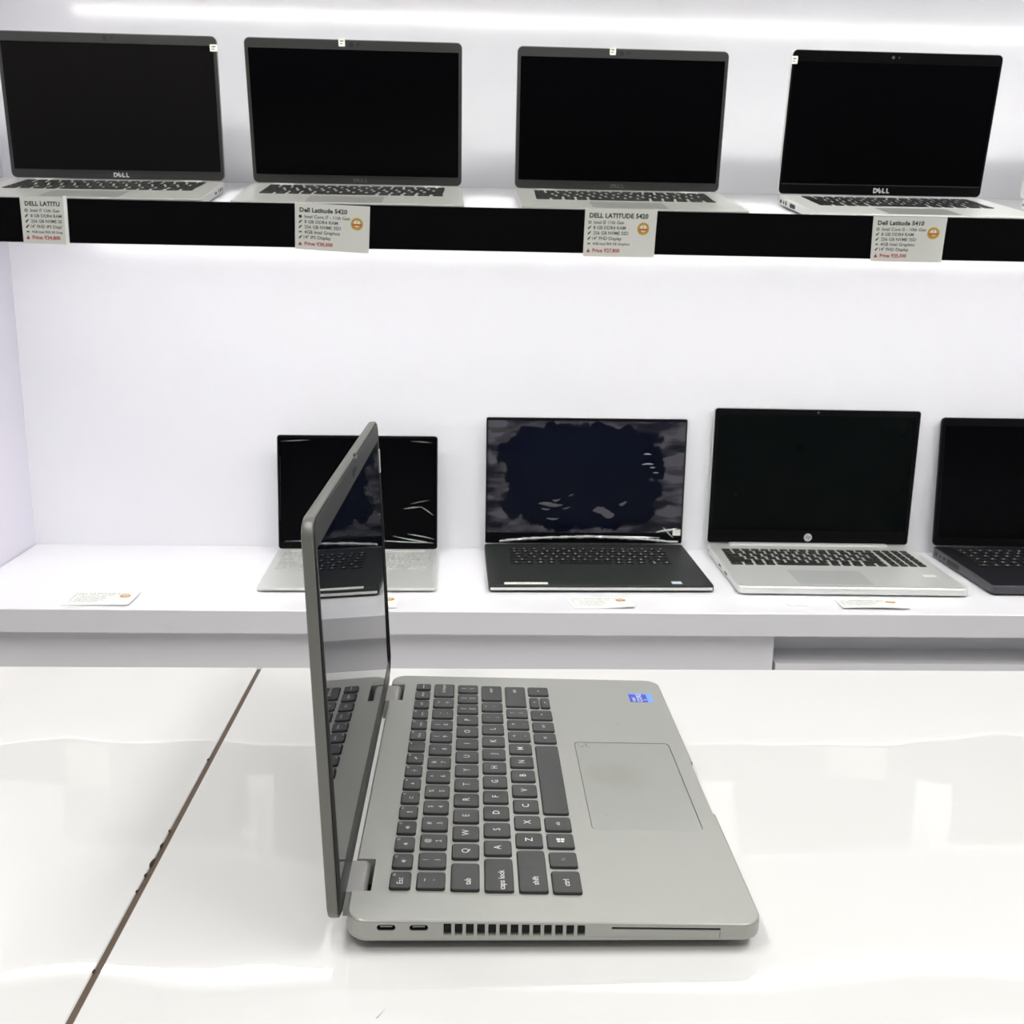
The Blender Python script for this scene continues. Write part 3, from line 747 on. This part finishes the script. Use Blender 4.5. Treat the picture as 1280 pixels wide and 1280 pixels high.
cuts.append(slab_cut((PAD[0] - .45, PAD[1] + .45, PAD[2] - .45, PAD[3] + .45), .0035, -.0012, .002))
def side_cut(u0, u1, z0, z1, rad, depth=.006):                         # hole in the left side face
    return MB().rings((-u1 / 1000, z0, -u0 / 1000, z1), [(0, -.002), (0, depth)], rad, 4, fn=lambda y, z, d: (-W / 2 + d, y, z))
PORTS = [(15.9, 25.3, .0144, .0178), (32.2, 41.6, .0142, .0176)]
for p in PORTS: cuts.append(side_cut(*p, .0016))
VENTS = [(49.3 + 5.62 * i, 53.2 + 5.62 * i, .0117 - .00006 * i, .0183 - .00011 * i) for i in range(13)]
for p in VENTS: cuts.append(side_cut(*p, .0004, .008))
cs = MB().rings((-.1897, -.0007, -.1340, .0007), [(0, -.002), (0, .010)], .0006, 3, fn=lambda y, z, d: (-W / 2 + d, y, z + dk(y) - .0028))
cuts.append(cs)
x_a, y_a = UV(213.5, 110); x_b, y_b = UV(210.3, 179)
cuts.append(MB().rings((x_a, y_a, x_b, y_b), [(0, .012), (0, .03)], .001, 3))
cut(base, cuts)
# rubber feet
for s in (-1, 1):
    MB().rings((s * .09 - .05, -D + .022, s * .09 + .05, -D + .032), [(0, 0), (0, .0030)], .004, 3).build('foot', GASKET, fg)
MB().rings((-.14, -.030, .14, -.020), [(0, 0), (0, .0030)], .004, 3).build('foot', GASKET, fg)
# ports and vents
for (u0, u1, z0, z1) in PORTS:
    p = MB().rings((-u1 / 1000 - .0001, z0 - .0001, -u0 / 1000 + .0001, z1 + .0001), [(0, .0050), (0, .0058)], .0016, 4, fn=lambda y, z, d: (-W / 2 + d, y, z)).build('port', DARK, fg)
    MB().frame((-u1 / 1000, z0, -u0 / 1000, z1), (-u1 / 1000 + .0004, z0 + .0004, -u0 / 1000 - .0004, z1 - .0004), .005, .0006, .0016, .0012, 4, fn=lambda y, z, d: (-W / 2 + d, y, z)).build('port_shell', DARK, p)
    MB().box(-u1 / 1000 + .0016, (z0 + z1) / 2 - .0004, .0012, -u0 / 1000 - .0016, (z0 + z1) / 2 + .0004, .005, fn=lambda y, z, d: (-W / 2 + d, y, z)).build('port_tongue', METALD, p)
for (u0, u1, z0, z1) in VENTS:
    g = MB().box(-u1 / 1000, z0, .0026, -u0 / 1000, z1, .0079, fn=lambda y, z, d: (-W / 2 + d, y, z)).build('vent', DARK, fg)
    fm = MB()
    for k in range(1, 4):
        yy = -u0 / 1000 - (u1 - u0) / 1000 * k / 4
        fm.box(yy - .00018, z0, .0012, yy + .00018, z1, .0026, fn=lambda y, z, d: (-W / 2 + d, y, z))
    fm.build('vent_fins', GASKET, g)
MB().box(-.1896, -.0007, .0009, -.1341, .0007, .0098, fn=lambda y, z, d: (-W / 2 + d, y, z + dk(y) - .0028)).build('card_slot', DARK, fg)
MB().box(-.1895, -.0048, -.00008, -.1893, -.0012, .0001, fn=lambda y, z, d: (-W / 2 + d, y, z + dk(y) - .0028)).build('slot_seam', GASKET, fg)
MB().box(-.1890, -.0050, -.00008, -.0530, -.0048, .0001, fn=lambda y, z, d: (-W / 2 + d, y, z + dk(y) - .0028)).build('slot_seam', TITAN_SIDE, fg)
# hinge covers
for v0, v1 in ((26.1, 55.4), (272.2, 301.6)):
    xa, xb = UV(0, v0)[0], UV(0, v1)[0]
    mb = MB(); prof = [(.0045, .0050), (-.0060, .0052)]
    for i in range(9):
        a = R(-10 + 100 * i / 8); prof.append((-.0040 - .0038 * math.cos(a), .0152 + .0042 * math.sin(a)))
    prof += [(.0042, .0194)]
    k = len(prof)
    mb.v = [(xa, y, z) for y, z in prof] + [(xb, y, z) for y, z in prof]
    mb.f = [tuple(range(k)), tuple(reversed(range(k, 2 * k)))] + [(i, (i + 1) % k, k + (i + 1) % k, k + i) for i in range(k)]
    mb.build('hinge', TITAN_SIDE, fg, True)
    xa2, xb2 = UV(0, v0 - .3)[0], UV(0, v1 + .3)[0]
    MB().box(xa2, -.0105, .0030, xb2, -.0010, .0046).build('hinge_well', DARK, fg)
# touchpad
xa, ya = UV(PAD[3], PAD[0]); xb, yb = UV(PAD[2], PAD[1])
pad = MB().rings((xa, ya, xb, yb), [(0, -.0011), (0, -.0003), (.0002, -.00015)], .003, 5, fn=lambda x, y, z: (x, y, dk(y) + z)).build('touchpad', PADM, fg)
sm = MB(); rnd.seed(5)
for i in range(11):
    u_, v_ = 136.0 + 6 * rnd.random() + i * .25, 203.5 - 5.0 * rnd.random(); s = .0003 + .0006 * rnd.random()
    x, y = UV(u_, v_)
    sm.poly([(x + s * (1 + rnd.random()) * math.cos(a), y + s * math.sin(a) * 1.2, dk(y) - .0001) for a in (0, 1.2, 2.5, 3.8, 5.1)])
for u_, v_ in ((143.5, 107), (145, 105.8)):
    x, y = UV(u_, v_); sm.poly([(x - .0004, y - .0009, dk(y) - .0001), (x + .0002, y - .0009, dk(y) - .0001), (x + .0006, y + .0009, dk(y) - .0001)])
sm.build('scuff_marks', SMUDGE, pad)
# faint print left on the palm rest
pr = MB()
for k in range(4):
    for i in range(10):
        x, y = UV(166.5, 235.4); a0, a1 = R(200 + 9 * i + 25 * k), R(209 + 9 * i + 25 * k)
        r0, r1 = .0012 + .0012 * k, .0012 + .0012 * k + .0002
        pr.poly([(x + rr_ * math.cos(a), y + rr_ * math.sin(a), dk(y) + .00006) for rr_, a in ((r0, a0), (r1, a0), (r1, a1), (r0, a1))])
pr.build('finger_print', mat('finger_smear', (.30, .305, .29), .5, var=.02), fg)
# blue sticker
def flatdeck(x, y, z): return (x, y, dk(y) + z)
def strect(u0, u1, v0, v1, z): 
    xa, ya = UV(u1, v0); xb, yb = UV(u0, v1)
    return MB().rings((xa, ya, xb, yb), [(0, 0), (0, z)], .0006, 2, fn=flatdeck)
st = strect(184, 202.4, 276.4, 293.6, .00010).build('sticker', BLUEL, fg); st['label'] = 'blue processor sticker'
strect(184.3, 198.0, 276.6, 291.0, .00016).build('sticker_field', BLUE, st)
for s_, u_, v_, sz_ in (('intel', 187.3, 281.5, .0040), ('CORE', 192.2, 284.2, .0056), ('i5', 196.3, 281, .0034)):
    v, f_ = text(s_, sz_, .02); x, y = UV(u_, v_)
    MB().add([(p[0] + x, p[1] + y, .00022) for p in v], f_, flatdeck).build('sticker_text', STW, st)
# keys
_km = {}
def key_mesh(wv, wu):
    k = (round(wv, 2), round(wu, 2))
    if k not in _km:
        a, b = wv / 2000, wu / 2000; e = .00055
        _km[k] = MB().rings((-a - e, -b - e, a + e, b + e), [(0, 0), (.00010, .0014), (e * .7, .0019), (e + .0001, .00202)], .0018, 3).mesh('key', KEYK)
    return _km[k]
slope = math.atan((T0 - T1) / D)
ICON = {'F1': [[(-.9, -.5), (-.3, -.5), (.4, -1), (.4, 1), (-.3, .5), (-.9, .5)], [(.7, -.1), (1.3, .6), (1.4, .5), (.8, -.2)]],
        'F2': [[(-.9, -.5), (-.3, -.5), (.4, -1), (.4, 1), (-.3, .5), (-.9, .5)]],
        'F3': [[(-.9, -.5), (-.3, -.5), (.4, -1), (.4, 1), (-.3, .5), (-.9, .5)], [(.7, -.7), (.9, -.7), (1.2, 0), (.9, .7), (.7, .7), (1.0, 0)]],
        'F4': [[(-.4, -.2), (.4, -.2), (.4, 1.1), (-.4, 1.1)], [(-.15, -1), (.15, -1), (.15, -.3), (-.15, -.3)], [(-.9, -1.1), (.9, -1.1), (.9, -.9), (-.9, -.9)]],
        'F5': [[(-.9, -.7), (.9, -.7), (.9, -.45), (-.9, -.45)], [(-.9, .5), (.9, .5), (.9, .75), (-.9, .75)], [(-.9, -.5), (-.65, -.5), (-.65, .5), (-.9, .5)]],
        'F6': [[(-.5, -.5), (.5, -.5), (.5, .5), (-.5, .5)], [(-.12, .7), (.12, .7), (.12, 1.2), (-.12, 1.2)]],
        'F7': [[(-.4, -.4), (.4, -.4), (.4, .4), (-.4, .4)], [(-.12, .7), (.12, .7), (.12, 1.3), (-.12, 1.3)], [(-.12, -1.3), (.12, -1.3), (.12, -.7), (-.12, -.7)]],
        'F8': [[(-1, -.6), (-.1, -.6), (-.1, .1), (-1, .1)], [(.1, -.1), (1, -.1), (1, .7), (.1, .7)]],
        'win': [[(-1, -1), (-.1, -1.1), (-.1, -.1), (-1, -.1)], [(.1, -1.15), (1.15, -1.3), (1.15, -.1), (.1, -.1)], [(-1, .1), (-.1, .1), (-.1, 1.1), (-1, 1)], [(.1, .1), (1.15, .1), (1.15, 1.3), (.1, 1.15)]],
        '<': [[(-1, 0), (.6, .8), (.6, -.8)]], '>': [[(1, 0), (-.6, .8), (-.6, -.8)]], '^': [[(0, .8), (-.9, -.5), (.9, -.5)]], 'v': [[(0, -.8), (-.9, .5), (.9, .5)]]}
LZ = .00210
LEGD = mat('legend_dim', (.30, .30, .29), .6, var=.02)
for (u0, u1, v0, v1, leg) in LAY:
    wv, wu = v1 - v0, u1 - u0
    x, y = UV((u0 + u1) / 2, (v0 + v1) / 2)
    half = leg in ('^', 'v')
    o = link('key', key_mesh(wv - .3, wu - (.9 if half else .3)), fg)
    o.location = (x, y, dk(y) - .0004); o.rotation_euler = (slope, 0, 0)
    if not leg: continue
    mb = MB(); dim = None
    def put(s, cx, cy, size, bold=0.0, dst=None):
        v, f_ = text(s, size, bold)
        (dst or mb).add([(p[0] + cx, p[1] + cy, LZ) for p in v], f_)
    def icon(k, cx, cy, s):
        for pl in ICON[k]: mb.poly([(cx + a * s, cy + b * s, LZ) for a, b in pl])
    if leg in ICON and leg != 'win' and not leg.startswith('F'):
        icon(leg, 0, 0, .0010)
    elif leg == 'win': icon('win', 0, 0, .0019)
    elif leg.startswith('F') and len(leg) > 1:
        put(leg, wv / 2000 - .0026, wu / 2000 - .0018, .0023)
        if leg in ICON: icon(leg, -.0005, -.0006, .0015)
        elif leg in ('F10', 'F11', 'F12'): put({'F10': 'PrtScr', 'F11': 'home', 'F12': 'insert'}[leg], -.0005, -.0012, .0027)
    elif leg == 'Esc':
        put('Esc', -.0012, 0.0, .0046, .008); put('FN', wv / 2000 - .0030, wu / 2000 - .0020, .0019)
    elif leg == 'power': mb.box(-.0035, -.0002, LZ - .0001, .0035, .0002, LZ)
    elif leg in ('home', 'end'): put('end' if leg == 'home' else 'delete', 0, 0, .0030)
    elif len(leg) == 2 and leg not in ('fn',):
        put(leg[0], 0, .0034, .0044, .008); put(leg[1], 0, -.0030, .0048, .008)
    elif len(leg) == 1: put(leg, 0, 0, .0060, .008)
    elif leg in ('tab', 'caps lock', 'shift') and v0 < 60: put(leg, -wv / 2000 + {'tab': .0072, 'caps lock': .0098, 'shift': .0098}[leg], -.0015, .0048, .008)
    elif leg == 'ctrl' and v0 < 60: put('ctrl', -.0010, 0, .0048, .008)
    elif leg in ('backspace', 'enter', 'shift'): put(leg, wv / 2000 - .0085, .0005, .0038)
    else: put(leg, 0, 0, .0036)
    if mb.v:
        mb.build('legend', LEGD if leg == 'fn' else LEGEND, o)
# lid
LH, LT = .2085, .0058
lid = MB().rings((-W / 2, 0, W / 2, LH), [(.0006, 0), (0, .0005), (0, LT - .0016), (.0006, LT - .0005), (.0022, LT)], .010, 8, fn=lambda x, z, d: (x, d, z)).build('lid', LIDGREY, fg, True)
lid.location = (0, .0030, .0172); lid.rotation_euler = (-R(2.2), 0, 0)
flip = lambda x, z, d: (x, -d, z)
MB().rings((-W / 2 + .0010, .0010, W / 2 - .0010, LH - .0010), [(0, -.0002), (0, .0003), (.0003, .0004)], .0095, 8, fn=flip).build('gasket', GASKET, lid)
for sd in (-1, 1):                      # raised rubber rims along both sides, lower towards the top
    mb = MB(); k = 14
    for i in range(k + 1):
        t = i / k; z = .006 + (LH - .024) * t; h = .0006 + .0014 * (1 - t) ** .6 * min(1, t * 12 + .2)
        xo, xi = sd * (W / 2 - .0010), sd * (W / 2 - .0034)
        mb.v += [(xo, 0, z), (xo, -h, z), (xi, -h, z), (xi, 0, z)]
    for i in range(k):
        for c in range(4):
            a = i * 4; mb.f.append((a + c, a + (c + 1) % 4, a + 4 + (c + 1) % 4, a + 4 + c))
    mb.f += [(0, 1, 2, 3), (k * 4 + 3, k * 4 + 2, k * 4 + 1, k * 4)]
    mb.build('rubber_rim', GASKET, lid)
BR = (-W / 2 + .0016, .0016, W / 2 - .0016, LH - .0016)
SC = (-W / 2 + .0058, .0175, W / 2 - .0058, LH - .0145)
MB().frame(BR, SC, .0002, .0007, .009, .0008, 8, fn=flip).build('bezel', BEZELG, lid)
MB().rings((SC[0] - .0005, SC[1] - .0005, SC[2] + .0005, SC[3] + .0005), [(0, .0001), (0, .0005)], .0005, 1, fn=flip).build('screen', SCREENG, lid)
zc = LH - .0085
MB().rings((-.0075, zc - .0026, .0030, zc + .0026), [(0, .0005), (0, .0009)], .0025, 5, fn=flip).build('webcam', DARK, lid)
MB().disc(.0085, zc, .0005, .0009, .0018, 16, fn=flip).build('camera_shutter', DARK, lid)
MB().rings((.004, LH - .0030, .016, LH - .0009), [(0, .0004), (0, .0010), (.0003, .0013)], .0008, 3, fn=flip).build('shutter_slider', LIDGREY, lid)
MB().rings((.008, LH - .001, .0155, LH + .0001), [(0, -.0010), (0, .0006)], .0003, 2, fn=flip).build('slider_notch', GASKET, lid)
logo_word(.0085, lambda x, y, z: (x, -.0008, y + .0095)).build('maker_logo', LOGOD, lid)
MB().rings((W / 2 - .0045, LH - .040, W / 2 - .0006, LH - .022), [(0, .0003), (0, .0011)], .0005, 1, fn=flip).build('sticker', LABELW, lid)['label'] = 'narrow white sticker at the far screen edge'
